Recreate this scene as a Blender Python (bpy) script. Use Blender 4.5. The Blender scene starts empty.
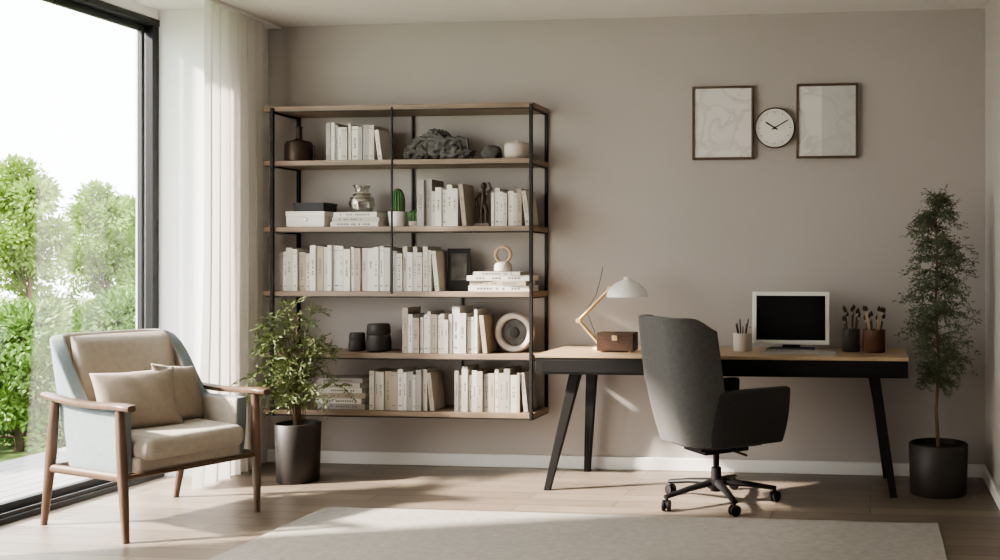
import bpy, bmesh, math, random
from mathutils import Vector, Matrix, noise
R = random.Random(7)
scene = bpy.context.scene
COL = scene.collection

# ---------------------------------------------------------------- materials
def new_mat(name):
    m = bpy.data.materials.new(name); m.use_nodes = True
    nt = m.node_tree
    return m, nt, nt.nodes['Principled BSDF']

def mat(name, col, rough=0.6, metal=0.0, var=0.08, scale=8.0, bump=0.0, bscale=60.0, stretch=(1,1,1), spec=0.5, sheen=0.0):
    m, nt, b = new_mat(name)
    N, L = nt.nodes, nt.links
    tc = N.new('ShaderNodeTexCoord'); mp = N.new('ShaderNodeMapping')
    mp.inputs['Scale'].default_value = stretch
    L.new(tc.outputs['Object'], mp.inputs['Vector'])
    nz = N.new('ShaderNodeTexNoise'); nz.inputs['Scale'].default_value = scale
    nz.inputs['Detail'].default_value = 4
    L.new(mp.outputs[0], nz.inputs['Vector'])
    cr = N.new('ShaderNodeValToRGB')
    c = Vector(col)
    cr.color_ramp.elements[0].position = 0.3; cr.color_ramp.elements[1].position = 0.7
    cr.color_ramp.elements[0].color = (*[max(0, x*(1-var)) for x in c], 1)
    cr.color_ramp.elements[1].color = (*[min(1, x*(1+var)) for x in c], 1)
    L.new(nz.outputs['Fac'], cr.inputs[0]); L.new(cr.outputs[0], b.inputs['Base Color'])
    b.inputs['Roughness'].default_value = rough
    b.inputs['Metallic'].default_value = metal
    b.inputs['Specular IOR Level'].default_value = spec
    if sheen: b.inputs['Sheen Weight'].default_value = sheen
    if bump > 0:
        n2 = N.new('ShaderNodeTexNoise'); n2.inputs['Scale'].default_value = bscale
        L.new(mp.outputs[0], n2.inputs['Vector'])
        bp = N.new('ShaderNodeBump'); bp.inputs['Strength'].default_value = bump
        bp.inputs['Distance'].default_value = 0.004
        L.new(n2.outputs['Fac'], bp.inputs['Height']); L.new(bp.outputs[0], b.inputs['Normal'])
    return m

M = {}
M['wall'] = mat('wall_paint', (0.43, 0.396, 0.372), 0.9, var=0.02, scale=1.5, bump=0.05, bscale=200, spec=0.2)
M['white'] = mat('white_paint', (0.78, 0.77, 0.75), 0.7, var=0.01, spec=0.3)
M['ceil'] = mat('ceiling_paint', (0.72, 0.69, 0.665), 0.9, var=0.01, spec=0.2)
M['black'] = mat('black_metal', (0.012, 0.011, 0.011), 0.5, metal=0.0, spec=0.3)
M['frame'] = mat('anthracite_frame', (0.012, 0.013, 0.014), 0.45)
M['oak'] = mat('oak_board', (0.22, 0.155, 0.105), 0.5, var=0.18, scale=5, stretch=(1, 12, 12), bump=0.05)
M['desktop'] = mat('desk_oak', (0.42, 0.30, 0.19), 0.4, var=0.16, scale=4, stretch=(1, 14, 14), bump=0.03)
M['deskdark'] = mat('desk_dark', (0.008, 0.007, 0.0065), 0.55, spec=0.25)
M['walnut'] = mat('walnut', (0.105, 0.062, 0.038), 0.4, var=0.22, scale=6, stretch=(5, 5, 1.2))
M['framewood'] = mat('frame_wood', (0.10, 0.06, 0.037), 0.5, var=0.15, scale=20)
M['fab_beige'] = mat('fabric_beige', (0.41, 0.36, 0.30), 0.95, var=0.06, scale=40, bump=0.3, bscale=500, spec=0.1, sheen=0.2)
M['fab_skyshade'] = mat('fabric_painted_skyshade', (0.20, 0.235, 0.245), 0.95, var=0.06, scale=40, bump=0.3, bscale=500, spec=0.1, sheen=0.15)  # light upholstery with bluish outdoor light and shade painted into its colour
M['fab_pillow'] = mat('fabric_taupe', (0.32, 0.265, 0.21), 0.95, var=0.06, scale=40, bump=0.3, bscale=500, spec=0.1, sheen=0.2)
M['fab_grey'] = mat('office_fabric', (0.095, 0.092, 0.089), 0.95, var=0.10, scale=60, bump=0.3, bscale=600, spec=0.15, sheen=0.15)
M['fab_dark'] = mat('office_fabric_dark', (0.047, 0.045, 0.044), 0.95, var=0.10, scale=60, bump=0.3, bscale=600, spec=0.15, sheen=0.08)
M['rug'] = mat('rug_wool', (0.36, 0.335, 0.305), 1.0, var=0.08, scale=30, bump=0.5, bscale=300, spec=0.05)
M['potdark'] = mat('pot_dark', (0.03, 0.024, 0.021), 0.5, var=0.15)
M['soil'] = mat('soil', (0.03, 0.02, 0.014), 1.0, var=0.4, scale=60, bump=0.8)
M['leafA'] = mat('leaf_green', (0.13, 0.17, 0.055), 0.6, var=0.45, scale=14)
M['leafB'] = mat('leaf_dark', (0.085, 0.11, 0.06), 0.6, var=0.45, scale=14)
M['stem'] = mat('stem', (0.14, 0.095, 0.055), 0.8, var=0.2)
M['garden'] = mat('garden_leaf', (0.10, 0.19, 0.025), 0.6, var=0.45, scale=3)
M['gardenL'] = mat('garden_leaf_light', (0.21, 0.31, 0.06), 0.6, var=0.35, scale=3)
M['trunk'] = mat('bark', (0.12, 0.09, 0.06), 0.9, var=0.3)
M['grass'] = mat('grass', (0.13, 0.20, 0.05), 0.95, var=0.3, scale=6)
M['deck'] = mat('deck', (0.22, 0.22, 0.21), 0.8, var=0.12, scale=6, stretch=(1, 8, 1))
M['gold'] = mat('brass', (0.72, 0.55, 0.30), 0.35, metal=0.6, var=0.03)
M['lampwhite'] = mat('lamp_enamel', (0.85, 0.84, 0.81), 0.35, var=0.01)
M['leather'] = mat('leather_brown', (0.07, 0.035, 0.022), 0.5, var=0.25, scale=25, bump=0.2)
M['ceramic'] = mat('ceramic_beige', (0.56, 0.51, 0.44), 0.5, var=0.04)
M['ceramicw'] = mat('ceramic_white', (0.74, 0.72, 0.68), 0.4, var=0.02)
M['screen'] = mat('screen_black', (0.004, 0.004, 0.005), 0.25, var=0.0, spec=0.3)
M['alu'] = mat('aluminium', (0.45, 0.45, 0.45), 0.35, metal=0.5, var=0.02)
M['rock'] = mat('rock_grey', (0.11, 0.105, 0.10), 0.9, var=0.4, scale=18, bump=0.6, bscale=40)
M['bronze'] = mat('bronze_dark', (0.055, 0.035, 0.025), 0.35, metal=0.4, var=0.2)
M['cactus'] = mat('cactus_green', (0.07, 0.15, 0.05), 0.7, var=0.2, scale=30)
M['bk1'] = mat('book_white', (0.64, 0.615, 0.575), 0.7, var=0.05)
M['bk2'] = mat('book_offwhite', (0.50, 0.47, 0.42), 0.7, var=0.05)
M['bk3'] = mat('book_grey', (0.33, 0.31, 0.29), 0.7, var=0.05)
M['bk4'] = mat('book_sand', (0.38, 0.32, 0.255), 0.7, var=0.05)
M['bk5'] = mat('book_black', (0.02, 0.02, 0.022), 0.6, var=0.05)
M['pages'] = mat('book_pages', (0.62, 0.58, 0.50), 0.9, var=0.08, scale=120)
M['label'] = mat('book_print', (0.20, 0.18, 0.165), 0.8, var=0.4, scale=160)
M['bristle'] = mat('bristle', (0.04, 0.028, 0.02), 0.9)
M['redglass'] = mat('amber_cup', (0.10, 0.045, 0.03), 0.2, var=0.2)
M['brasswood'] = mat('light_wood', (0.5, 0.36, 0.22), 0.5, var=0.15, scale=30)

def glass_mat(name, tint, gl=0.08, rough=0.02):
    m = bpy.data.materials.new(name); m.use_nodes = True
    nt = m.node_tree; nt.nodes.clear()
    o = nt.nodes.new('ShaderNodeOutputMaterial'); mx = nt.nodes.new('ShaderNodeMixShader')
    t = nt.nodes.new('ShaderNodeBsdfTransparent'); g = nt.nodes.new('ShaderNodeBsdfGlossy')
    t.inputs[0].default_value = (*tint, 1); g.inputs['Roughness'].default_value = rough
    mx.inputs[0].default_value = gl
    nt.links.new(t.outputs[0], mx.inputs[1]); nt.links.new(g.outputs[0], mx.inputs[2])
    nt.links.new(mx.outputs[0], o.inputs[0])
    return m
M['pane'] = glass_mat('window_glass', (0.97, 0.98, 0.98), 0.05)
M['glass'] = glass_mat('vase_glass', (0.80, 0.80, 0.77), 0.22, 0.08)

def cloth_mat(name, col, transl=0.35, transp=0.0):
    m = bpy.data.materials.new(name); m.use_nodes = True
    nt = m.node_tree; nt.nodes.clear(); N = nt.nodes; L = nt.links
    o = N.new('ShaderNodeOutputMaterial')
    d = N.new('ShaderNodeBsdfDiffuse'); t = N.new('ShaderNodeBsdfTranslucent'); mx = N.new('ShaderNodeMixShader')
    tc = N.new('ShaderNodeTexCoord'); w = N.new('ShaderNodeTexNoise'); w.inputs['Scale'].default_value = 300
    L.new(tc.outputs['Object'], w.inputs['Vector'])
    bp = N.new('ShaderNodeBump'); bp.inputs['Strength'].default_value = 0.1; bp.inputs['Distance'].default_value = 0.002
    L.new(w.outputs['Fac'], bp.inputs['Height']); L.new(bp.outputs[0], d.inputs['Normal'])
    d.inputs[0].default_value = (*col, 1); t.inputs[0].default_value = (*col, 1)
    mx.inputs[0].default_value = transl
    L.new(d.outputs[0], mx.inputs[1]); L.new(t.outputs[0], mx.inputs[2])
    if transp > 0:
        tr = N.new('ShaderNodeBsdfTransparent'); m2 = N.new('ShaderNodeMixShader'); m2.inputs[0].default_value = transp
        L.new(mx.outputs[0], m2.inputs[1]); L.new(tr.outputs[0], m2.inputs[2]); L.new(m2.outputs[0], o.inputs[0])
    else:
        L.new(mx.outputs[0], o.inputs[0])
    return m
M['curtain'] = cloth_mat('curtain_linen', (0.82, 0.79, 0.76), 0.38)
M['added_sheer'] = cloth_mat('added_sheer_cloth', (0.82, 0.82, 0.81), 0.6, 0.06)

def floor_mat():
    m, nt, b = new_mat('floor_planks'); N, L = nt.nodes, nt.links
    tc = N.new('ShaderNodeTexCoord')
    br = N.new('ShaderNodeTexBrick'); br.offset = 0.37; br.offset_frequency = 2
    br.inputs['Scale'].default_value = 1.0
    br.inputs['Brick Width'].default_value = 1.3; br.inputs['Row Height'].default_value = 0.13
    br.inputs['Mortar Size'].default_value = 0.0025
    br.inputs['Color1'].default_value = (0.29, 0.235, 0.185, 1); br.inputs['Color2'].default_value = (0.19, 0.152, 0.12, 1)
    br.inputs['Mortar'].default_value = (0.06, 0.045, 0.035, 1)
    L.new(tc.outputs['Object'], br.inputs['Vector'])
    mp = N.new('ShaderNodeMapping'); mp.inputs['Scale'].default_value = (1.5, 22, 1)
    nz = N.new('ShaderNodeTexNoise'); nz.inputs['Scale'].default_value = 3; nz.inputs['Detail'].default_value = 6
    L.new(tc.outputs['Object'], mp.inputs[0]); L.new(mp.outputs[0], nz.inputs['Vector'])
    cr = N.new('ShaderNodeValToRGB'); cr.color_ramp.elements[0].color = (0.58, 0.57, 0.56, 1); cr.color_ramp.elements[1].color = (1.2, 1.2, 1.2, 1)
    L.new(nz.outputs['Fac'], cr.inputs[0])
    mx = N.new('ShaderNodeMixRGB'); mx.blend_type = 'MULTIPLY'; mx.inputs[0].default_value = 1
    L.new(br.outputs['Color'], mx.inputs[1]); L.new(cr.outputs[0], mx.inputs[2]); L.new(mx.outputs[0], b.inputs['Base Color'])
    b.inputs['Roughness'].default_value = 0.36
    bp = N.new('ShaderNodeBump'); bp.inputs['Strength'].default_value = 0.15; bp.inputs['Distance'].default_value = 0.003
    L.new(nz.outputs['Fac'], bp.inputs['Height']); L.new(bp.outputs[0], b.inputs['Normal'])
    return m
M['floor'] = floor_mat()

def art_mat(name, seed, split):
    m, nt, b = new_mat(name); N, L = nt.nodes, nt.links
    tc = N.new('ShaderNodeTexCoord'); mp = N.new('ShaderNodeMapping')
    mp.inputs['Location'].default_value = (seed, 0, seed)
    L.new(tc.outputs['Object'], mp.inputs[0])
    nz = N.new('ShaderNodeTexNoise'); nz.inputs['Scale'].default_value = 5; nz.inputs['Detail'].default_value = 8
    nz.inputs['Distortion'].default_value = 1.0
    L.new(mp.outputs[0], nz.inputs['Vector'])
    cr = N.new('ShaderNodeValToRGB'); e = cr.color_ramp.elements
    e[0].position = 0.40; e[0].color = (0.68, 0.66, 0.63, 1); e[1].position = 0.5; e[1].color = (0.56, 0.545, 0.52, 1)
    k = e.new(0.52); k.color = (0.68, 0.66, 0.63, 1)
    k = e.new(0.66); k.color = (0.70, 0.68, 0.65, 1)
    L.new(nz.outputs['Fac'], cr.inputs[0])
    if split:
        sx = N.new('ShaderNodeSeparateXYZ'); L.new(tc.outputs['Object'], sx.inputs[0])
        gt = N.new('ShaderNodeMath'); gt.operation = 'GREATER_THAN'; gt.inputs[1].default_value = -0.03
        L.new(sx.outputs[0], gt.inputs[0])
        mx = N.new('ShaderNodeMixRGB'); mx.inputs[2].default_value = (0.42, 0.42, 0.41, 1)
        mu = N.new('ShaderNodeMath'); mu.operation = 'MULTIPLY'; mu.inputs[1].default_value = 0.6
        L.new(gt.outputs[0], mu.inputs[0]); L.new(mu.outputs[0], mx.inputs[0]); L.new(cr.outputs[0], mx.inputs[1])
        L.new(mx.outputs[0], b.inputs['Base Color'])
    else:
        L.new(cr.outputs[0], b.inputs['Base Color'])
    b.inputs['Roughness'].default_value = 0.8
    return m

# ---------------------------------------------------------------- mesh helpers
class MB:
    """accumulates geometry for one mesh object with several materials"""
    def __init__(s): s.v = []; s.f = []; s.mi = []; s.mats = []
    def m(s, key):
        if key not in s.mats: s.mats.append(key)
        return s.mats.index(key)
    def add(s, vs, fs, key):
        o = len(s.v); s.v += [tuple(v) for v in vs]; k = s.m(key)
        for f in fs: s.f.append([i+o for i in f]); s.mi.append(k)
    def box(s, c, size, key, rot=None, piv=None):
        hx, hy, hz = [d/2 for d in size]
        vs = [Vector(c)+Vector((x, y, z)) for x in (-hx, hx) for y in (-hy, hy) for z in (-hz, hz)]
        if rot is not None:
            p = Vector(piv if piv is not None else c); vs = [p+rot @ (v-p) for v in vs]
        s.add(vs, [(0,1,3,2),(4,6,7,5),(0,4,5,1),(2,3,7,6),(0,2,6,4),(1,5,7,3)], key)
    def lathe(s, prof, key, loc=(0,0,0), n=32, rot=None, cap=True):
        vs = []; fs = []
        for r, z in prof:
            for i in range(n):
                a = 2*math.pi*i/n; vs.append(Vector((r*math.cos(a), r*math.sin(a), z)))
        for j in range(len(prof)-1):
            for i in range(n):
                k = (i+1) % n; fs.append((j*n+i, j*n+k, (j+1)*n+k, (j+1)*n+i))
        if cap:
            fs.append(tuple(range(n-1, -1, -1))); fs.append(tuple((len(prof)-1)*n+i for i in range(n)))
        if rot is not None: vs = [rot @ v for v in vs]
        s.add([v+Vector(loc) for v in vs], fs, key)
    def tube(s, pts, rads, key, n=10, flat=None):
        pts = [Vector(p) for p in pts]; vs = []; fs = []
        prev = None
        for i, p in enumerate(pts):
            if i == 0: d = pts[1]-p
            elif i == len(pts)-1: d = p-pts[i-1]
            else: d = pts[i+1]-pts[i-1]
            d.normalize()
            ref = prev if prev is not None else (Vector((1,0,0)) if abs(d.x) < 0.9 else Vector((0,1,0)))
            a = (ref-d*ref.dot(d)).normalized(); b = d.cross(a); prev = a
            r = rads[i] if isinstance(rads, (list, tuple)) else rads
            ra, rb = (r if isinstance(r, (list, tuple)) else (r, r))
            for k in range(n):
                t = 2*math.pi*k/n; vs.append(p+a*ra*math.cos(t)+b*rb*math.sin(t))
        for j in range(len(pts)-1):
            for i in range(n):
                k = (i+1) % n; fs.append((j*n+i, j*n+k, (j+1)*n+k, (j+1)*n+i))
        fs.append(tuple(range(n-1, -1, -1))); fs.append(tuple((len(pts)-1)*n+i for i in range(n)))
        s.add(vs, fs, key)
    def blob(s, c, rad, key, seed=0, amp=0.3, freq=2.0, sub=3):
        bm = bmesh.new(); bmesh.ops.create_icosphere(bm, subdivisions=sub, radius=1)
        vs = []
        for v in bm.verts:
            d = 1+amp*noise.fractal(v.co*freq+Vector((seed, seed*2, 0)), 1.0, 2.0, 3)
            p = Vector((v.co.x*rad[0]*d, v.co.y*rad[1]*d, v.co.z*rad[2]*d))+Vector(c)
            p.z = max(p.z, 0.0005*(1+v.co.x)); vs.append(p)
        fs = [tuple(v.index for v in f.verts) for f in bm.faces]
        bm.free(); s.add(vs, fs, key)
    def obj(s, name, loc=(0,0,0), rz=0.0, parent=None, smooth=False, bevel=0, bseg=2):
        me = bpy.data.meshes.new(name); me.from_pydata(s.v, [], s.f)
        for k in s.mats: me.materials.append(M[k] if isinstance(k, str) else k)
        me.polygons.foreach_set('material_index', s.mi); me.update()
        bm = bmesh.new(); bm.from_mesh(me); bmesh.ops.recalc_face_normals(bm, faces=bm.faces); bm.to_mesh(me); bm.free()
        ob = bpy.data.objects.new(name, me); COL.objects.link(ob)
        ob.location = loc; ob.rotation_euler = (0, 0, rz)
        if parent: ob.parent = parent
        if bevel > 0:
            bv = ob.modifiers.new('bevel', 'BEVEL'); bv.width = bevel; bv.segments = bseg; bv.limit_method = 'ANGLE'
            bv.angle_limit = math.radians(40)
        if smooth:
            me.polygons.foreach_set('use_smooth', [True]*len(me.polygons))
            try: me.set_sharp_from_angle(angle=math.radians(48))
            except Exception: pass
        return ob

def empty(name, loc, rz=0.0):
    e = bpy.data.objects.new(name, None); e.empty_display_size = 0.1; COL.objects.link(e)
    e.location = loc; e.rotation_euler = (0, 0, rz); return e

def boxo(name, lo, hi, key, bevel=0, parent=None, loc=(0,0,0)):
    b = MB(); c = [(a+d)/2 for a, d in zip(lo, hi)]; s = [d-a for a, d in zip(lo, hi)]
    b.box(c, s, key); return b.obj(name, loc=loc, parent=parent, bevel=bevel)

# ---------------------------------------------------------------- room
XL, XW, XR, H = -3.72, -4.12, 0.66, 2.70
YF = -6.6
boxo('floor', (XW-0.12, YF, -0.12), (XR+0.15, 0.15, 0.0), 'floor')
boxo('ceiling', (XW-0.12, YF, H), (XR+0.15, 0.15, H+0.15), 'ceil')
boxo('wall_back', (XW-0.12, 0.0, 0.0), (XR+0.15, 0.15, H), 'wall')
boxo('wall_right', (XR, YF, 0.0), (XR+0.15, 0.0, H), 'wall')
boxo('wall_front', (XW-0.12, YF-0.15, 0.0), (XR+0.15, YF, H), 'wall')
w = MB()
w.box(((XW-0.12+XL)/2, -0.235, H/2), (XL-XW+0.12, 0.47, H), 'white')
w.box(((XW-0.12+XL)/2, -6.2, H/2), (XL-XW+0.12, 0.8, H), 'white')
w.box(((XW-0.12+XW+0.02)/2, -3.135, 2.67), (0.14, 5.33, 0.06), 'white')
w.obj('wall_left')
boxo('baseboard_back', (XL, -0.018, 0.0), (XR, 0.0, 0.075), 'white', 0.004)
boxo('baseboard_right', (XR-0.018, YF, 0.0), (XR, -0.018, 0.075), 'white', 0.004)
# curtain track on the ceiling
boxo('trim_1', (XL-0.0, -5.6, H-0.02), (XL+0.10, -0.02, H), 'white', 0.003)

# window
win = empty('window_1', (0, 0, 0))
f = MB()
y0, y1 = -5.80, -0.47
f.box((XW, (y0+y1)/2, 0.015), (0.12, y1-y0, 0.03), 'frame')
f.box((XW-0.03, (y0+y1)/2, 0.055), (0.04, y1-y0, 0.05), 'frame')
f.box((XW+0.04, (y0+y1)/2, 0.04), (0.012, y1-y0, 0.02), 'frame')
f.box((XW, (y0+y1)/2, 2.62), (0.06, y1-y0, 0.04), 'frame')
f.box((XW-0.03, (y0+y1)/2, 2.58), (0.03, y1-y0, 0.04), 'frame')
for yy in (y1-0.025, y0+0.025): f.box((XW, yy, 1.3), (0.05, 0.05, 2.6), 'frame')
f.box((XW-0.02, y1-0.085, 1.3), (0.03, 0.025, 2.56), 'frame')
f.box((XW, -3.1, 1.3), (0.06, 0.06, 2.56), 'frame')
f.obj('frame', parent=win, bevel=0.003)
g = MB(); g.box((XW-0.03, (y0+y1)/2, 1.31), (0.008, y1-y0-0.1, 2.46), 'pane'); g.obj('glass_pane', parent=win)

def curtain(name, xc, ya, yb, amp, folds, key, z0=0.01, z1=H-0.022, seed=1, flare=0.2):
    rr = random.Random(seed); n = folds*16; rows = 26; vs = []; fs = []
    ph = [rr.uniform(-0.5, 0.5) for _ in range(folds+2)]
    am = [rr.uniform(0.6, 1.15) for _ in range(folds+2)]
    for j in range(rows+1):
        v = j/rows; z = z0+(z1-z0)*v
        for i in range(n+1):
            u = i/n*folds; k = int(min(u, folds-1e-6)); fr = u-k
            a = am[k]*(1-fr)+am[k+1]*fr; p = ph[k]*(1-fr)+ph[k+1]*fr
            A = amp*a*(1-0.35*v)
            x = xc+A*math.sin(2*math.pi*u+p+0.25*math.sin(3*v+k))
            y = ya+(yb-ya)*i/n+0.012*math.sin(4*math.pi*u+p)+0.012*math.sin(5*v+u)*(1-v)
            if i/n < 0.5: y -= flare*0.2*(1-v)**3*(0.5-i/n)
            vs.append((x, y, z))
    for j in range(rows):
        for i in range(n):
            a = j*(n+1)+i; fs.append((a, a+1, a+n+2, a+n+1))
    b = MB(); b.add(vs, fs, key); o = b.obj(name); 
    o.data.polygons.foreach_set('use_smooth', [True]*len(o.data.polygons)); return o
curtain('curtain', -3.645, -0.70, -0.20, 0.038, 6, 'curtain', seed=4, flare=1.0)
curtain('added_sun_sheer', -3.80, -5.6, -2.05, 0.035, 28, 'added_sheer', seed=9, flare=0.0)  # unseen sheer, added to stop direct sun while passing diffuse light

# rug
boxo('rug', (-2.72, -4.2, 0.0), (0.32, -1.10, 0.012), 'rug', 0.004)

# ---------------------------------------------------------------- bookshelf
SX0, SX1, SD = -3.575, -1.925, 0.28
shelfZ = [2.145, 1.824, 1.433, 1.053, 0.691, 0.353]
TH = 0.030
bs = empty('bookshelf', (0, 0, 0))
b = MB()
for z in shelfZ: b.box(((SX0+SX1)/2, -SD/2-0.002, z), (SX1-SX0, SD-0.004, TH), 'oak')
b.obj('shelf_boards', parent=bs, bevel=0.002)
b = MB()
pz0, pz1 = 0.33, 2.15
for x in (SX0+0.06, SX1-0.012):
    for y in (-SD-0.006, -0.012): b.box((x, y, (pz0+pz1)/2), (0.018, 0.018, pz1-pz0), 'black')
    for z in shelfZ: b.box((x, -SD/2, z-0.019), (0.016, SD, 0.010), 'black')
b.box((-2.777, -0.012, (shelfZ[0]+shelfZ[3])/2), (0.012, 0.012, shelfZ[0]-shelfZ[3]), 'black')
b.box((-2.777, -SD-0.002, (shelfZ[0]+shelfZ[3])/2), (0.010, 0.010, shelfZ[0]-shelfZ[3]), 'black')
b.box((-2.46, -0.012, (shelfZ[3]+shelfZ[5])/2), (0.012, 0.012, shelfZ[3]-shelfZ[5]), 'black')
for z in shelfZ: b.box(((SX0+SX1)/2, -SD-0.002, z-0.018), (SX1-SX0-0.03, 0.010, 0.006), 'black')
b.obj('metal_frame', parent=bs, bevel=0.001)

def top(i): return shelfZ[i]+TH/2+0.0005
covers = ['bk1', 'bk1', 'bk2', 'bk2', 'bk3', 'bk4']
def book(b, x, t, h, d, yf, z, key, rr, rot=None, piv=None):
    B = lambda c, s, k: b.box(c, s, k, rot, piv)
    B((x+t/2, yf+0.003, z+h/2), (t, 0.006, h), key)
    B((x+0.001, yf+d/2+0.003, z+h/2), (0.002, d-0.006, h), key)
    B((x+t-0.001, yf+d/2+0.003, z+h/2), (0.002, d-0.006, h), key)
    B((x+t/2, yf+d/2+0.001, z+h/2), (t-0.0045, d-0.012, h-0.008), 'pages')
    lk = 'label' if key != 'bk5' else 'bk2'
    q = rr.random()
    if q < 0.85 and t > 0.016:
        hh = rr.uniform(0.25, 0.5)*h; n = int(hh/0.009); zc = z+h*rr.uniform(0.5, 0.62)
        for k in range(n):      # spine lettering
            if rr.random() < 0.8: B((x+t/2, yf-0.0004, zc+(k-n/2)*0.009), (t*rr.uniform(0.18, 0.38), 0.0012, 0.006), lk)
    if q > 0.5: B((x+t/2, yf-0.0004, z+h*0.12), (t*0.5, 0.0012, 0.007), lk)
    if q > 0.6: B((x+t/2, yf-0.0004, z+h*0.9), (t*0.92, 0.0012, 0.003), lk)

def book_row(name, x0, x1, h0, h1, z, seed, gap_lean=True, desc=0.0):
    rr = random.Random(seed); b = MB(); x = x0; X1 = x1-(0.05 if gap_lean else 0)
    while x < X1-0.014:
        t = min(rr.uniform(0.018, 0.045), X1-x); 
        u = (x-x0)/(x1-x0)
        h = rr.uniform(h0, h1)*(1-desc*u); d = rr.uniform(0.15, 0.20)
        book(b, x, t-0.001, h, d, -0.26+rr.uniform(0, 0.02), z, rr.choice(covers), rr); x += t
    if gap_lean:
        t = 0.026; h = (h0+h1)/2*0.96*(1-desc); a = math.asin(min(0.9, 0.024/h*1.0))
        rot = Matrix.Rotation(-a, 3, 'Y')
        xb = x1-t-0.002
        book(b, xb, t, h, 0.16, -0.25, z+0.0005, rr.choice(covers), rr, rot, (xb, 0, z))
    return b.obj(name, bevel=0.0012, bseg=1)

def book_stack(name, xc, y, z, items, seed):
    rr = random.Random(seed); b = MB(); zz = z
    for (w, t, key) in items:
        d = 0.17; a = rr.uniform(-0.05, 0.05); rot = Matrix.Rotation(a, 3, 'Z'); c = (xc+rr.uniform(-0.01, 0.01), y, 0)
        P = (c[0], y, zz)
        b.box((c[0], y, zz+0.0015), (w, d, 0.003), key, rot, P)
        b.box((c[0], y, zz+t-0.0015), (w, d, 0.003), key, rot, P)
        b.box((c[0], y-d/2+0.003, zz+t/2), (w, 0.006, t-0.004), key, rot, P)
        b.box((c[0], y+0.002, zz+t/2), (w-0.01, d-0.012, t-0.006), 'pages', rot, P)
        for k in range(14):
            if rr.random() < 0.7:
                b.box((c[0]-w*0.34+k*w*0.05, y-d/2-0.0005, zz+t/2), (w*0.032, 0.0012, t*0.35), 'label' if key != 'bk5' else 'bk2', rot, P)
        zz += t+0.0003
    b.obj(name); return zz

# row 1
z = top(1)
b = MB(); b.lathe([(0.072,0),(0.082,0.008),(0.082,0.10),(0.072,0.125),(0.022,0.14),(0.018,0.15),(0.016,0.205),(0.024,0.215),(0.018,0.215)], 'bronze'); 
b.tube([(0.075,0,0.11),(0.096,0,0.10),(0.096,0,0.03),(0.08,0,0.02)], 0.005, 'bronze'); b.obj('bronze_vase', (-3.43, -0.15, z), smooth=True)
book_row('book_row', -3.20, -2.85, 0.20, 0.235, z, 11, desc=0.15)
b = MB()
for i, (x, r, zz) in enumerate([(-0.15,(0.07,0.05,0.05),0.045),(-0.08,(0.085,0.055,0.075),0.07),(0.01,(0.08,0.06,0.085),0.085),(0.08,(0.085,0.05,0.05),0.05),(0.15,(0.06,0.045,0.035),0.036),(-0.02,(0.06,0.04,0.04),0.15)]):
    b.blob((x, 0, zz), r, 'rock', seed=i*3.1, amp=0.42, freq=2.6, sub=4)
for i in range(5):
    b.tube([(-0.17+0.05*i,-0.03,0.06),(-0.10+0.06*i,-0.045,0.13),(-0.02+0.05*i,-0.03,0.12),(0.03+0.04*i,-0.03,0.06)], [0.012,0.016,0.013,0.008], 'rock', 8)
b.obj('driftwood_sculpture', (-2.545, -0.15, z+0.001), smooth=True)
b = MB(); b.blob((0,0,0.04),(0.055,0.045,0.05),'rock',seed=8,amp=0.35); b.obj('small_rock', (-2.225, -0.15, z+0.001), smooth=True)
b = MB(); b.lathe([(0.055,0),(0.070,0.012),(0.074,0.05),(0.072,0.085),(0.066,0.098),(0.05,0.104),(0.016,0.108),(0.010,0.118)], 'ceramic'); b.obj('ceramic_jar', (-2.07, -0.15, z), smooth=True)
# row 2
z = top(2)
b = MB(); b.box((0,0,0.04),(0.24,0.17,0.08),'ceramicw'); b.box((0,0,0.078),(0.246,0.176,0.03),'ceramicw'); b.box((0,-0.09,0.045),(0.03,0.006,0.02),'alu'); b.obj('storage_box', (-3.34,-0.15,z), bevel=0.003)
b = MB(); b.box((0,0,0.022),(0.19,0.15,0.044),'bk5'); b.box((0,0,0.045),(0.196,0.156,0.012),'bk5'); b.obj('black_box', (-3.325,-0.15,z+0.0945), bevel=0.003)
zz = book_stack('book_stack', -3.03, -0.155, z, [(0.30,0.030,'bk1'),(0.29,0.026,'bk2'),(0.27,0.030,'bk1')], 3)
b = MB(); b.lathe([(0.035,0),(0.06,0.008),(0.076,0.05),(0.070,0.085),(0.040,0.12),(0.036,0.135),(0.052,0.165),(0.049,0.165),(0.033,0.135),(0.036,0.12),(0.064,0.085),(0.070,0.05),(0.055,0.014)], 'glass')
for i in range(3): b.lathe([(0.068-0.01*i,0.0),(0.072-0.01*i,0.003),(0.068-0.01*i,0.006)], 'ceramic', (0,0,0.07+0.022*i), cap=False)
b.obj('glass_vase', (-3.03,-0.15,zz), smooth=True)
b = MB(); b.lathe([(0.040,0),(0.046,0.004),(0.056,0.085),(0.056,0.09),(0.049,0.09),(0.047,0.075)], 'ceramicw')
n=16; prof=[(0.030,0.07),(0.036,0.10),(0.037,0.16),(0.031,0.20),(0.018,0.225),(0.002,0.232)]
vs=[];fs=[];n=32
for r,h in prof:
    for i in range(n):
        a=2*math.pi*i/n; q=r*(1.0+(0.14 if i%2 else -0.05)); vs.append((q*math.cos(a),q*math.sin(a),h))
for j in range(len(prof)-1):
    for i in range(n): k=(i+1)%n; fs.append((j*n+i,j*n+k,(j+1)*n+k,(j+1)*n+i))
b.add(vs,fs,'cactus'); b.obj('potted_cactus', (-2.80,-0.16,z), smooth=True)
b = MB(); b.lathe([(0.030,0),(0.036,0.004),(0.040,0.03),(0.034,0.034)],'ceramic')
vs=[];fs=[]
prof=[(0.02,0.025),(0.038,0.045),(0.044,0.065),(0.036,0.088),(0.018,0.10),(0.001,0.101)]
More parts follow.
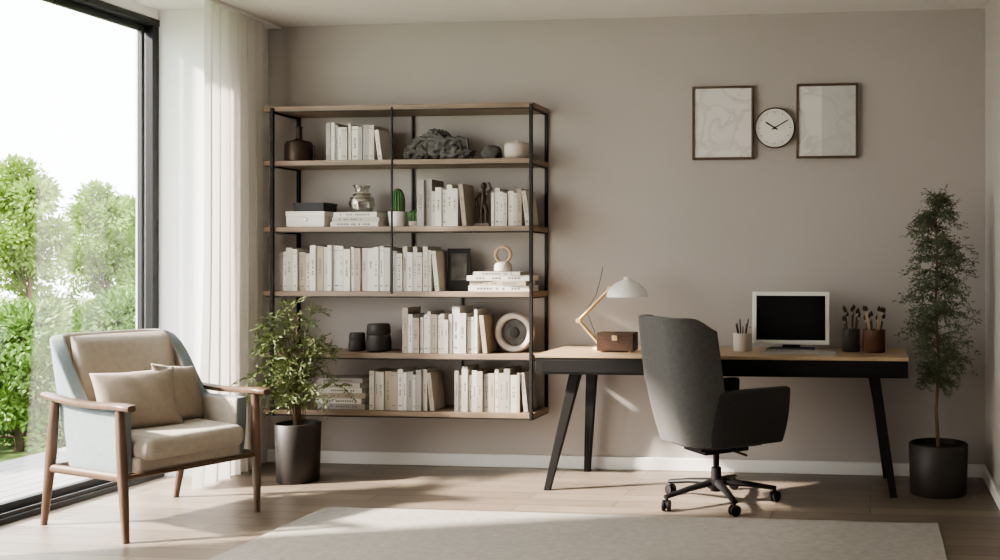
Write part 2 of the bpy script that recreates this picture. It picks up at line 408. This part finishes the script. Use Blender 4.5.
for r,h in prof:
    for i in range(n):
        a=2*math.pi*i/n; q=r*(1.0+(0.12 if i%2 else -0.05)); vs.append((q*math.cos(a),q*math.sin(a),h))
for j in range(len(prof)-1):
    for i in range(n): k=(i+1)%n; fs.append((j*n+i,j*n+k,(j+1)*n+k,(j+1)*n+i))
b.add(vs,fs,'cactus'); b.obj('round_cactus', (-2.69,-0.16,z), smooth=True)
book_row('book_row', -2.635, -2.335, 0.19, 0.275, z, 23, desc=-0.1)
b = MB(); b.box((0,0,0.01),(0.09,0.07,0.02),'bronze'); b.tube([(-0.012,0,0.02),(-0.014,0,0.09),(-0.004,0,0.13),(0.0,0,0.19)],[0.009,0.013,0.016,0.022],'bronze')
b.tube([(0.014,0,0.02),(0.018,0,0.09),(0.006,0,0.13)],[0.009,0.013,0.015],'bronze')
b.tube([(0,0,0.19),(0.001,0,0.215),(0.0,0,0.22)],[0.012,0.008,0.008],'bronze'); b.blob((0.002,0,0.24),(0.018,0.018,0.023),'bronze',amp=0.05)
b.tube([(-0.02,0,0.20),(-0.042,-0.01,0.16),(-0.03,-0.02,0.12)],[0.009,0.008,0.006],'bronze'); b.tube([(0.02,0,0.20),(0.045,0,0.225),(0.035,-0.01,0.262)],[0.009,0.008,0.006],'bronze')
b.obj('bronze_figurine', (-2.27,-0.16,z), smooth=True)
book_row('book_row', -2.19, -1.955, 0.19, 0.235, z, 31)
# row 3
z = top(3)
book_row('book_row', -3.50, -2.50, 0.215, 0.275, z, 41)
b = MB(); rot=Matrix.Rotation(-0.13,3,'X'); b.box((0,0,0.125),(0.13,0.030,0.25),'bk5',rot,(0,0,0)); b.box((0.0,-0.0155,0.14),(0.09,0.002,0.16),'rock',rot,(0,0,0)); b.obj('dark_book', (-2.43,-0.14,z+0.002), rz=0.35, bevel=0.002)
zz = book_stack('book_stack', -2.15, -0.16, z, [(0.37,0.034,'bk1'),(0.34,0.028,'bk4'),(0.38,0.030,'bk1'),(0.28,0.022,'bk2')], 6)
b = MB(); b.lathe([(0.045,0),(0.052,0.006),(0.050,0.04),(0.036,0.055),(0.02,0.058)],'ceramic')
pts=[(0.046*math.sin(2*math.pi*i/20),0,0.10-0.046*math.cos(2*math.pi*i/20)) for i in range(21)]
b.tube(pts,0.010,'brasswood',10); b.obj('ring_ornament', (-2.15,-0.16,zz), smooth=True)
# row 4
z = top(4)
for nm,x,s,hh in (('small_pot',-3.06,0.048,0.11),('lidded_pot',-2.925,0.072,0.165)):
    b = MB(); b.lathe([(s*0.8,0),(s,0.008),(s*1.02,hh*0.35),(s*0.95,hh*0.55),(s*0.9,hh*0.6),(s*0.95,hh*0.64),(s*0.9,hh*0.95),(s*0.8,hh),(s*0.7,hh)],'potdark'); b.obj(nm,(x,-0.15,z),smooth=True)
book_row('book_row', -2.73, -2.21, 0.19, 0.275, z, 53)
b = MB(); RX=Matrix.Rotation(math.radians(90),3,'X')
b.lathe([(0.112,0),(0.118,0.01),(0.118,0.04),(0.108,0.052),(0.088,0.052),(0.082,0.046),(0.080,0.02),(0.02,0.02)],'ceramic',(0,0.03,0.118),48,RX)
b.lathe([(0.080,0.021),(0.060,0.03),(0.055,0.03),(0.0,0.022)],'rock',(0,0.03,0.118),48,RX,cap=False)
b.lathe([(0.032,0.022),(0.028,0.034),(0.01,0.038)],'potdark',(0,0.03,0.118),32,RX)
b.obj('round_clock_ornament', (-2.085,-0.15,z), smooth=True)
# row 5
z = top(5)
book_stack('book_stack', -3.12, -0.155, z, [(0.30,0.034,'bk3'),(0.29,0.03,'bk1'),(0.30,0.032,'bk4'),(0.28,0.028,'bk1'),(0.27,0.03,'bk2'),(0.28,0.028,'bk3')], 8)
book_row('book_row', -2.93, -2.53, 0.21, 0.25, z, 61)
book_row('book_row', -2.41, -1.965, 0.21, 0.265, z, 73)

# ---------------------------------------------------------------- wall decor
def picture(name, x0, x1, z0, z1, am):
    e = empty(name, ((x0+x1)/2, 0, (z0+z1)/2)); w, h = x1-x0, z1-z0; b = MB(); t = 0.013
    for sx in (-1, 1): b.box((sx*(w/2-t/2), -0.016, 0), (t, 0.03, h), 'framewood')
    for sz in (-1, 1): b.box((0, -0.016, sz*(h/2-t/2)), (w-2*t, 0.03, t), 'framewood')
    b.obj('frame', parent=e, bevel=0.002)
    b = MB(); b.box((0, -0.012, 0), (w-2*t, 0.02, h-2*t), am); b.obj('artwork', parent=e)
picture('framed_art', -1.045, -0.680, 1.844, 2.276, art_mat('art_a', 3.0, False))
picture('framed_art', -0.428, -0.070, 1.846, 2.280, art_mat('art_b', 9.0, True))
e = empty('wall_clock', (-0.555, 0, 2.026))
b = MB(); b.lathe([(0.112,0.002),(0.118,0.006),(0.118,0.034),(0.115,0.037),(0.113,0.034),(0.112,0.024)],'framewood',(0,0,0),64,RX); b.obj('case',parent=e,smooth=True)
b = MB(); b.lathe([(0.113,0.018),(0.113,0.027)],'ceramicw',(0,0,0),64,RX); b.obj('dial',parent=e)
b = MB()
for i in range(60):
    L_=0.012 if i%5==0 else 0.005; rr_=0.098-L_/2; a=2*math.pi*i/60
    b.box((0,-0.028,rr_),(0.0025 if i%5==0 else 0.0012,0.001,L_),'bk5',Matrix.Rotation(a,3,'Y'),(0,-0.028,0))
for a,l,w_ in ((-58,0.062,0.008),(60,0.088,0.006)):
    b.box((0,-0.031,l/2-0.01),(w_,0.002,l+0.02),'bk5',Matrix.Rotation(math.radians(a),3,'Y'),(0,-0.031,0))
b.lathe([(0.008,0.026),(0.008,0.034)],'bk5',(0,0,0),16,RX)
b.obj('hands_and_ticks',parent=e)

# ---------------------------------------------------------------- desk
e = empty('desk', (0, 0, 0))
DX0, DX1, DY0, DY1, DZ = -1.80, 0.20, -0.62, -0.03, 0.742
b = MB(); b.box(((DX0+DX1)/2,(DY0+DY1)/2,DZ-0.009),(DX1-DX0,DY1-DY0,0.018),'desktop'); b.obj('top',parent=e,bevel=0.002)
b = MB(); b.box(((DX0+DX1)/2,(DY0+DY1)/2,DZ-0.018-0.045),(DX1-DX0-0.004,DY1-DY0-0.006,0.089),'deskdark')
for i in range(2):
    xa=DX0+0.03+i*0.98; b.box((xa+0.48,DY0+0.003,DZ-0.064),(0.95,0.008,0.066),'deskdark')
b.obj('drawer_box',parent=e,bevel=0.002)
b = MB()
def leg(p0,p1):
    p0=Vector(p0);p1=Vector(p1); vs=[];
    for p,s in ((p0,0.031),(p1,0.018)):
        for dx,dy in ((-s,-s*0.8),(s,-s*0.8),(s,s*0.8),(-s,s*0.8)): vs.append(p+Vector((dx,dy,0)))
    b.add(vs,[(0,1,2,3),(7,6,5,4),(0,4,5,1),(1,5,6,2),(2,6,7,3),(3,7,4,0)],'deskdark')
zt=DZ-0.10
leg((-1.60,-0.52,zt),(-1.745,-0.575,0)); leg((-1.62,-0.13,zt),(-1.665,-0.08,0))
leg((0.02,-0.52,zt),(0.125,-0.55,0)); leg((0.02,-0.13,zt),(0.095,-0.08,0))
b.obj('legs',parent=e,bevel=0.003)

DT = DZ+0.0005
# desk lamp
e = empty('desk_lamp', (-1.52, -0.30, DT))
b = MB(); b.lathe([(0.050,0),(0.055,0.004),(0.053,0.014),(0.02,0.02),(0.012,0.03)],'gold')
b.obj('base',parent=e,smooth=True)
b = MB()
for dy in (-0.011,0.011):
    b.tube([(0,dy,0.02),(-0.13,dy,0.165)],0.008,'gold'); b.tube([(-0.13,dy,0.165),(0.05,dy,0.345)],0.008,'gold')
for p in ((-0.13,0,0.165),(0,0,0.025),(0.05,0,0.345)):
    b.lathe([(0.015,-0.020),(0.015,0.020)],'gold',p,16,RX)
b.tube([(0.05,0,0.345),(0.075,0,0.352)],0.008,'gold')
b.tube([(-0.02,0,0.05),(-0.09,0.01,0.22),(-0.03,0,0.31),(-0.005,0,0.40),(0.01,0,0.47)],0.0018,'bk5',6)
b.obj('arm',parent=e,smooth=True)
b = MB(); rot=Matrix.Rotation(math.radians(0),3,'Y')
b.lathe([(0.116,0.0),(0.114,0.02),(0.10,0.048),(0.07,0.075),(0.035,0.092),(0.022,0.098),(0.018,0.112),(0.0,0.114),(0.0,0.108),(0.03,0.088),(0.066,0.07),(0.095,0.045),(0.110,0.018),(0.113,0.0)],'lampwhite',(0.150,0,0.300),48,rot,cap=False)
b.lathe([(0.0,0.02),(0.02,0.024),(0.026,0.045),(0.015,0.075)],'ceramicw',(0.150,0,0.300),24,rot)
b.obj('shade',parent=e,smooth=True)
# leather box
b = MB(); b.box((0,0,0.058),(0.205,0.12,0.100),'leather'); b.box((0,0,0.083),(0.209,0.124,0.006),'framewood'); b.box((0,-0.064,0.080),(0.03,0.006,0.028),'gold')
for x in (-0.08,0.08):
    for y in (-0.045,0.045): b.lathe([(0.008,0),(0.008,0.01)],'gold',(x,y,0),12)
b.obj('leather_box', (-1.395,-0.42,DT), bevel=0.004)
# cups with brushes
def cup(name, x, y, r, h, key, n, seed, brush=True, stick=0.09):
    rr = random.Random(seed); e = empty(name, (x,y,DT)); b = MB()
    b.lathe([(r*0.94,0),(r,0.005),(r,h),(r-0.004,h),(r-0.005,0.01),(0.001,0.01)],key,n=32); b.obj('cup',parent=e,smooth=True)
    b = MB()
    for i in range(n):
        a=2*math.pi*i/n+rr.uniform(-.3,.3); q=r*0.55*math.sqrt(rr.random()); p0=Vector((q*0.5*math.cos(a),q*0.5*math.sin(a),0.012)); 
        p1=Vector((r*0.8*math.cos(a),r*0.8*math.sin(a),h+rr.uniform(0.3,1.0)*stick)); d=(p1-p0).normalized()
        b.tube([p0,p1],0.0035,rr.choice(['brasswood','bk5','walnut']),6)
        if brush:
            b.tube([p1,p1+d*0.012,p1+d*0.016],[0.004,0.005,0.007],'alu',8); b.tube([p1+d*0.016,p1+d*0.03,p1+d*0.045],[0.007,0.010,0.002],'bristle',8)
        else: b.tube([p1,p1+d*0.012],[0.0035,0.0005],'bk5',6)
    b.obj('brushes' if brush else 'pencils',parent=e,smooth=True)
cup('pencil_cup', -0.71, -0.30, 0.052, 0.10, 'ceramic', 7, 2, False, 0.08)
cup('brush_holder', -0.105, -0.27, 0.050, 0.125, 'potdark', 9, 3)
cup('brush_holder', 0.022, -0.31, 0.062, 0.125, 'redglass', 11, 5)
# computer monitor on a low stand, keyboard in front
e = empty('computer_monitor', (-0.445,-0.22,DT), rz=math.radians(-3))
b = MB(); b.box((0.0,0.0,0.006),(0.26,0.16,0.012),'bk5'); b.box((0,0.02,0.035),(0.10,0.018,0.05),'bk5')
b.obj('stand',parent=e,bevel=0.003)
b = MB(); b.box((0,0.0,0.180),(0.44,0.018,0.298),'ceramicw'); o=b.obj('housing',parent=e,bevel=0.007,bseg=3)
b = MB(); b.box((0,-0.0095,0.182),(0.392,0.002,0.250),'screen'); b.obj('screen',parent=e)
e = empty('keyboard', (-0.38,-0.42,DT), rz=math.radians(-3))
b = MB(); b.box((0,0,0.006),(0.40,0.13,0.011),'alu')
for r_ in range(4):
    for c_ in range(13): b.box((-0.174+c_*0.029,-0.045+r_*0.03,0.0135),(0.025,0.025,0.004),'bk3')
b.obj('keys',parent=e)

# ---------------------------------------------------------------- upholstered shells
def sstep(a, b_, x):
    t = max(0, min(1, (x-a)/(b_-a))); return t*t*(3-2*t)
def shell(name, parent, hw, xb, xf, zb, ztop_back, ztop_arm, xs0, xs1, lean, thick, kouter, kinner, rc=0.14, tuck=0.1, taper=0.0, rows=14, bev=0.02, cols=64, uni=False):
    # plan U-curve
    pts=[]; Ls=xf-(xb+rc); arc=math.pi/2*rc; Lb=2*(hw-rc); tot=2*Ls+2*arc+Lb
    for i in range(cols+1):
        s=tot*i/cols
        if s<=Ls: p=(xf-s,-hw)
        elif s<=Ls+arc:
            a=(s-Ls)/rc; p=(xb+rc-rc*math.sin(a),-hw+rc-rc*math.cos(a))
        elif s<=Ls+arc+Lb: p=(xb,-hw+rc+(s-Ls-arc))
        elif s<=Ls+2*arc+Lb:
            a=(s-Ls-arc-Lb)/rc; p=(xb+rc-rc*math.cos(a),hw-rc+rc*math.sin(a))
        else: p=(xb+rc+(s-Ls-2*arc-Lb),hw)
        pts.append(p)
    vs=[];fs=[]
    for j in range(rows+1):
        v=j/rows
        for (x,y) in pts:
            w_=1-sstep(xs0,xs1,x); zt_=ztop_arm+(ztop_back-ztop_arm)*w_
            z=zb+(zt_-zb)*v; k=1-tuck*(1-v)**3-taper*max(0,(z-0.6))
            xx=x*k if v<0.5 else x; 
            if x>0: xx = x*(1-tuck*0.9*(1-v)**2)
            xx-=lean*max(0,(z-0.35))*(1 if uni else (1-sstep(xb,xf,x)))
            vs.append((xx,y*k,z))
    n=cols+1
    for j in range(rows):
        for i in range(cols): a=j*n+i; fs.append((a,a+1,a+n+1,a+n))
    me=bpy.data.meshes.new(name); me.from_pydata(vs,[],fs); me.materials.append(M[kinner]); me.materials.append(M[kouter])
    ob=bpy.data.objects.new(name,me); COL.objects.link(ob); ob.parent=parent
    s_=ob.modifiers.new('s','SOLIDIFY'); s_.thickness=thick; s_.offset=0; s_.material_offset=1; s_.material_offset_rim=1
    s_.use_even_offset=True
    v_=ob.modifiers.new('b','BEVEL'); v_.width=bev; v_.segments=4; v_.limit_method='ANGLE'; v_.angle_limit=math.radians(50)
    me.polygons.foreach_set('use_smooth',[True]*len(me.polygons))
    return ob

def pillow(name, w, h, t, key, parent, loc, rot):
    n=20; vs=[];fs=[]
    for side in (1,-1):
        for j in range(n+1):
            for i in range(n+1):
                u=-1+2*i/n; v=-1+2*j/n
                z=side*t/2*((1-abs(u)**2.4)*(1-abs(v)**2.4))**0.55
                pin=1-0.07*(1-v*v) ; pin2=1-0.07*(1-u*u)
                zz=z+0.003*math.sin(9*u+4*v)*(1-u*u)
                vs.append((u*w/2*pin, zz, v*h/2*pin2))
    m_=(n+1)**2
    for s in range(2):
        for j in range(n):
            for i in range(n):
                a=s*m_+j*(n+1)+i; q=(a,a+1,a+n+2,a+n+1); fs.append(q if s==0 else q[::-1])
    b=MB(); b.add(vs,fs,key)
    pts=[]
    o=b.obj(name,loc=loc,parent=parent,smooth=False); o.rotation_euler=rot
    bm=bmesh.new(); bm.from_mesh(o.data); bmesh.ops.remove_doubles(bm,verts=bm.verts,dist=0.0005); bmesh.ops.recalc_face_normals(bm,faces=bm.faces); bm.to_mesh(o.data); bm.free()
    o.data.polygons.foreach_set('use_smooth',[True]*len(o.data.polygons)); return o

# ---------------------------------------------------------------- armchair
ac = empty('armchair', (-3.425,-1.368,0), rz=math.radians(-22))
b = MB()
for s in (-1,1):
    b.tube([(0.305,s*0.315,0),(0.298,s*0.318,0.15),(0.285,s*0.32,0.35),(0.275,s*0.325,0.592)],[(0.014,0.014),(0.020,0.018),(0.026,0.022),(0.020,0.018)],'walnut',12)
    b.tube([(-0.36,s*0.315,0),(-0.325,s*0.318,0.15),(-0.285,s*0.32,0.35),(-0.245,s*0.325,0.59)],[(0.014,0.014),(0.020,0.018),(0.028,0.022),(0.020,0.018)],'walnut',12)
    # arm
    P=[(-0.34,0.615),(-0.28,0.612),(-0.15,0.600),(0.0,0.594),(0.14,0.596),(0.27,0.602),(0.34,0.600),(0.365,0.597)]
    Wd=[0.016,0.024,0.026,0.027,0.031,0.036,0.034,0.018]
    vs=[];fs=[]
    n=12
    for (x,zc_),wd in zip(P,Wd):
        for k in range(n):
            a=2*math.pi*k/n; cx=math.copysign(abs(math.cos(a))**0.6,math.cos(a)); cz=math.copysign(abs(math.sin(a))**0.6,math.sin(a))
            vs.append((x,s*0.325+wd*cx,zc_+0.014*cz))
    for j in range(len(P)-1):
        for k in range(n): q=(k+1)%n; fs.append((j*n+k,j*n+q,(j+1)*n+q,(j+1)*n+k))
    fs.append(tuple(range(n))); fs.append(tuple((len(P)-1)*n+k for k in range(n))[::-1])
    b.add(vs,fs,'walnut')
    b.tube([(0.29,s*0.318,0.285),(-0.295,s*0.318,0.275)],[(0.014,0.02),(0.014,0.02)],'walnut',8)
b.tube([(0.29,-0.315,0.285),(0.29,0.315,0.285)],[(0.016,0.012),(0.016,0.012)],'walnut',8)
b.tube([(-0.30,-0.315,0.28),(-0.30,0.315,0.28)],[(0.02,0.014),(0.02,0.014)],'walnut',8)
b.obj('wood_frame',parent=ac,smooth=True)
shell('back_shell',ac,0.280,-0.285,0.24,0.285,0.890,0.570,-0.24,-0.02,0.26,0.060,'fab_skyshade','fab_beige',rc=0.13,tuck=0.05,bev=0.024)
b = MB(); b.box((0.02,0,0.325),(0.53,0.49,0.08),'fab_beige'); b.obj('seat_base',parent=ac,bevel=0.02,bseg=3,smooth=True)
b = MB(); b.box((0.06,0,0.405),(0.52,0.485,0.105),'fab_beige'); o=b.obj('seat_cushion',parent=ac,bevel=0.04,bseg=5,smooth=True); o.rotation_euler=(0,0.03,0)
# back cushion
vs=[];fs=[]; nx,nz=60,16
for side in (0,1):
    for j in range(nz+1):
        v=j/nz; z_=0.43+0.455*v
        for i in range(nx+1):
            u=-1+2*i/nx
            ch=0.010*abs(math.sin(math.pi*(v*2.2+0.1)))**0.4
            e_=(1-abs(u)**6)**0.4*(1-abs(2*v-1)**8)**0.4 if abs(u)<1 and 0<v<1 else 0
            x_=-0.240-0.26*(z_-0.42)*0.86 + (0.055*e_+ch*e_+0.05*abs(u)**2.5 if side==0 else -0.0)
            vs.append((x_,u*0.240*(1-0.03*v),z_))
m_=(nx+1)*(nz+1)
for s in (0,1):
    for j in range(nz):
        for i in range(nx): a=s*m_+j*(nx+1)+i; fs.append((a,a+1,a+nx+2,a+nx+1))
b=MB(); b.add(vs,fs,'fab_beige'); o=b.obj('back_cushion',parent=ac); o.data.polygons.foreach_set('use_smooth',[True]*len(o.data.polygons))
pillow('throw_pillow',0.37,0.30,0.12,'fab_pillow',ac,(-0.005,-0.085,0.585),(math.radians(-22),0,math.radians(90-8)))
pillow('small_pillow',0.30,0.30,0.10,'fab_pillow',ac,(-0.04,0.135,0.59),(math.radians(-20),math.radians(8),math.radians(90+20)))

# ---------------------------------------------------------------- office chair
oc = empty('office_chair', (-0.79,-0.75,0), rz=math.radians(40))
shell('back_shell',oc,0.250,-0.275,-0.075,0.335,0.968,0.90,-0.20,-0.06,0.13,0.045,'fab_grey','fab_grey',rc=0.13,tuck=0.16,taper=0.22,bev=0.02,rows=18,cols=90,uni=True)
shell('arm_shell',oc,0.240,-0.215,0.285,0.325,0.605,0.605,-0.17,-0.06,0.0,0.060,'fab_dark','fab_dark',rc=0.11,tuck=0.12,bev=0.026,rows=14,cols=80)
b = MB(); b.box((0.02,0,0.385),(0.48,0.41,0.12),'fab_dark'); b.obj('seat_cushion',parent=oc,bevel=0.04,bseg=5,smooth=True)
b = MB(); b.box((0.0,0,0.285),(0.26,0.22,0.03),'black'); b.box((0.0,0,0.31),(0.36,0.32,0.02),'black')
b.tube([(0.02,-0.10,0.285),(0.02,-0.26,0.28)],0.006,'black')
b.obj('mechanism',parent=oc,bevel=0.004)
b = MB(); b.lathe([(0.030,0.06),(0.030,0.075),(0.026,0.18),(0.016,0.185),(0.016,0.28)],'black',n=24)
b.lathe([(0.045,0.075),(0.05,0.085),(0.048,0.115),(0.035,0.12)],'black',n=24)
for i in range(5):
    a=math.radians(72*i-40+8); c,s_=math.cos(a),math.sin(a)
    b.tube([(0.03*c,0.03*s_,0.105),(0.17*c,0.17*s_,0.092),(0.310*c,0.310*s_,0.070)],[(0.024,0.018),(0.020,0.014),(0.015,0.011)],'black',10)
    b.tube([(0.300*c,0.300*s_,0.072),(0.300*c,0.300*s_,0.045)],0.008,'black',8)
    ta=a+0.9+i; q=Matrix.Rotation(ta,3,'Z') @ Matrix.Rotation(math.radians(90),3,'X')
    ax=q @ Vector((0,0,1))
    for sg in (-1,1):
        p=Vector((0.303*c,0.303*s_,0.028))+ax*0.013*sg
        b.lathe([(0.018,-0.008),(0.027,-0.006),(0.028,0),(0.027,0.006),(0.018,0.008)],'black',p,20,q)
    b.lathe([(0.020,-0.006),(0.020,0.006)],'black',Vector((0.303*c,0.303*s_,0.032)),16,q)
b.obj('star_base',parent=oc,smooth=True)

# ---------------------------------------------------------------- plants
def leaf(vs, fs, p, d, L_, W_, rr):
    d = d.normalized(); up = Vector((rr.uniform(-1,1), rr.uniform(-1,1), rr.uniform(-1,1)))
    s = d.cross(up)
    if s.length < 1e-3: s = Vector((1,0,0))
    s.normalize(); nrm = s.cross(d)
    o = len(vs)
    vs += [p, p+d*L_*0.45+s*W_/2+nrm*L_*0.05, p+d*L_-nrm*L_*0.08, p+d*L_*0.45-s*W_/2+nrm*L_*0.05]
    fs += [(o,o+1,o+2),(o,o+2,o+3)]

def pot(parent, r0, r1, h):
    b = MB(); b.lathe([(r0*0.96,0),(r0,0.006),(r1,h-0.004),(r1-0.004,h),(r1-0.012,h),(r1-0.014,h-0.03)],'potdark',n=48,cap=False)
    b.lathe([(0.001,0.003),(r0*0.96,0.003)],'potdark',n=48,cap=False)
    b.obj('pot',parent=parent,smooth=True)
    b = MB(); b.lathe([(0.001,h-0.02),(r1*0.5,h-0.022),(r1-0.012,h-0.028)],'soil',n=48,cap=False); b.obj('soil',parent=parent)

def bushy(name, loc, seed, h):
    rr = random.Random(seed); e = empty(name, loc); pot(e,0.112,0.122,h)
    st = MB(); vs=[];fs=[]
    for i in range(42):
        a = rr.uniform(0,2*math.pi); el = rr.uniform(0.0,1.0)**0.8
        out = 0.33*(0.35+0.65*el)*rr.uniform(0.65,1.0); top_ = h+0.02+ (0.78-0.62*el)*rr.uniform(0.75,1.0)
        p0 = Vector((rr.uniform(-.03,.03),rr.uniform(-.03,.03),h-0.03)); p3 = Vector((out*math.cos(a), out*math.sin(a), top_-0.03))
        if p3.y>0.08: p3.y=0.08
        p1 = p0+Vector((0.1*(p3.x-p0.x),0.1*(p3.y-p0.y),(top_-h)*0.6+0.08)); p2=p0+Vector((0.6*(p3.x-p0.x),0.6*(p3.y-p0.y),(top_-h)*1.02+0.06))
        pts=[]
        for k in range(11):
            t=k/10; q=(1-t)**3*p0+3*(1-t)**2*t*p1+3*(1-t)*t*t*p2+t**3*p3; pts.append(q)
        st.tube(pts,[0.0035*(1-0.75*k/10) for k in range(11)],'stem',5)
        for k in range(3,11):
            dd=(pts[k]-pts[k-1]).normalized()
            for w_ in range(2):
                sd=Vector((rr.uniform(-1,1),rr.uniform(-1,0.6),rr.uniform(-0.5,0.4)))+dd*0.6; sd.normalize()
                tl=rr.uniform(0.05,0.09); 
                for m_ in range(7):
                    q=pts[k]+sd*tl*m_/6+Vector((0,0,-0.02*(m_/6)**2))
                    ld=sd*0.9+Vector((rr.uniform(-1,1),rr.uniform(-1,1),rr.uniform(-0.7,0.4)))*0.6
                    leaf(vs,fs,q,ld,rr.uniform(0.020,0.036),rr.uniform(0.006,0.010),rr)
    st.obj('stems',parent=e)
    b=MB(); b.add(vs,fs,'leafA'); b.obj('leaves',parent=e)
bushy('potted_plant', (-3.225,-0.50,0), 5, 0.33)

def slender(name, loc, seed):
    rr = random.Random(seed); e = empty(name, loc); pot(e,0.150,0.157,0.27)
    st = MB(); vs=[];fs=[]
    trunk=[Vector((0.0,0,0.24)),Vector((-0.012,0,0.45)),Vector((0.004,0.0,0.7)),Vector((-0.014,0,1.0)),Vector((-0.005,0,1.3)),Vector((-0.02,0,1.62))]
    st.tube(trunk,[0.011,0.009,0.008,0.007,0.005,0.002],'stem',8)
    def tp(z_):
        for a_,b_ in zip(trunk,trunk[1:]):
            if a_.z<=z_<=b_.z: return a_.lerp(b_,(z_-a_.z)/(b_.z-a_.z))
        return trunk[-1].copy()
    for i in range(150):
        z_=0.56+1.02*(i/150)+rr.uniform(-.02,.02); t=(z_-0.56)/1.04
        wd=0.215*(math.sin(math.pi*min(1,max(0,0.16+0.76*t)))**0.8)*rr.uniform(0.45,1.0)
        a=rr.uniform(0,2*math.pi); p0=tp(min(z_,1.6)); dr=Vector((math.cos(a),math.sin(a),0))
        p1=p0+dr*wd*0.5+Vector((0,0,0.06)); p2=p0+dr*wd+Vector((0,0,rr.uniform(-0.06,0.05)))
        if z_ < 0.85:
            p2.x=max(p2.x,-0.08); p1.x=max(p1.x,-0.07)
        pts=[(1-k/7)**2*p0+2*(1-k/7)*(k/7)*p1+(k/7)**2*p2 for k in range(8)]
        st.tube(pts,[0.0025*(1-0.8*k/7) for k in range(8)],'stem',4)
        for k in range(2,8):
            for w_ in range(2):
                sd=Vector((rr.uniform(-1,1),rr.uniform(-1,1),rr.uniform(-0.6,0.5)))+dr*0.5; sd.normalize(); tl=rr.uniform(0.03,0.06)
                for m_ in range(6):
                    q=pts[k]+sd*tl*m_/5
                    ld=sd*0.5+Vector((rr.uniform(-1,1),rr.uniform(-1,1),rr.uniform(-1.0,0.4)))*0.7
                    leaf(vs,fs,q,ld,rr.uniform(0.018,0.030),rr.uniform(0.0045,0.0075),rr)
    st.obj('stems',parent=e); b=MB(); b.add(vs,fs,'leafB'); b.obj('leaves',parent=e)
slender('potted_tree', (0.365,-0.42,0), 8)

# ---------------------------------------------------------------- garden
boxo('garden_ground', (-40,-20,-0.25), (-5.45,30,-0.15), 'grass')
b=MB()
for i in range(10): b.box((-4.30-0.12*i-0.05, 2.0, -0.06),(0.112,18,0.06),'deck')
b.obj('garden_deck')
def tree_mesh(name, h, r, z0, nleaf, seed, key, ls=0.05):
    rr=random.Random(seed); b=MB(); vs=[];fs=[]
    b.tube([(0,0,0),(0.02,0,h*0.5),(0,0.01,h*0.85)],[0.03,0.02,0.006],'trunk',8)
    cl=[]
    for i in range(40):
        t=rr.random(); zz=z0+(h-z0)*t; rad=r*(1-0.75*t**1.5)*rr.uniform(0.3,0.95); a=rr.uniform(0,6.28)
        c=Vector((rad*math.cos(a),rad*math.sin(a),zz)); cl.append((c,rr.uniform(0.18,0.34)*r))
        b.tube([(0,0,max(0.1,zz*0.75)),tuple(c)],[0.008,0.003],'trunk',4)
    for i in range(nleaf):
        c,q=rr.choice(cl); d=Vector((rr.gauss(0,1),rr.gauss(0,1),rr.gauss(0,1.1))).normalized()*q*rr.uniform(0.5,1.15)
        leaf(vs,fs,c+d,d+Vector((0,0,rr.uniform(-.4,.4)))*q,rr.uniform(0.6,1.3)*ls,ls*0.55,rr)
    b.add(vs,fs,key); o=b.obj(name); return o
t1=tree_mesh('garden_tree',2.30,0.60,0.15,19000,3,'gardenL',0.055)
t1.location=(-7.95,2.85,-0.15)
def inst(src,name,loc,s,rz):
    o=bpy.data.objects.new(name,src.data); COL.objects.link(o); o.location=loc; o.scale=(s,s,s); o.rotation_euler=(0,0,rz); return o
for i,(x,y,s) in enumerate([(-8.3,4.25,0.95),(-9.8,3.9,0.85),(-9.3,0.9,0.9),(-9.8,6.3,0.95),(-9.5,-0.9,1.0),(-9.3,-3,1.0),(-12,2.2,1.0)]):
    inst(t1,'garden_tree',(x,y,-0.15),s,i*1.3)
s1=tree_mesh('garden_shrub',0.95,0.60,0.08,16000,12,'garden',0.05)
s1.location=(-6.2,0.85,-0.15)
for i,(x,y,s) in enumerate([(-6.4,2.05,1.05),(-6.2,-0.4,0.95),(-6.5,3.35,1.05),(-6.3,-1.7,1.0),(-6.3,-3.0,1.0),(-6.4,4.7,1.05)]):
    inst(s1,'garden_shrub',(x,y,-0.15),s,i*0.9)

# ---------------------------------------------------------------- light
wd = bpy.data.worlds.new('World'); scene.world = wd; wd.use_nodes = True
bg = wd.node_tree.nodes['Background']
bg.inputs[0].default_value = (0.94, 0.96, 1.0, 1); bg.inputs[1].default_value = 8.5
sl = bpy.data.lights.new('sun','SUN'); sl.energy = 30; sl.angle = math.radians(4); sl.color = (1.0, 0.89, 0.78)
so = bpy.data.objects.new('sun', sl); COL.objects.link(so); so.location=(-8,-3,5)
so.rotation_euler = Vector((0.85,0.32,-0.56)).to_track_quat('-Z','Y').to_euler()
scene.view_settings.look = 'AgX - Medium High Contrast'

# ---------------------------------------------------------------- camera
cd = bpy.data.cameras.new('camera'); cd.sensor_width = 36; cd.lens = 36.0
cd.shift_x = -0.264; cd.shift_y = -0.018; cd.clip_end = 200
co = bpy.data.objects.new('camera', cd); COL.objects.link(co)
co.location = (0, -5.86, 1.24); co.rotation_euler = (math.radians(90), 0, math.radians(6.05))
scene.camera = co
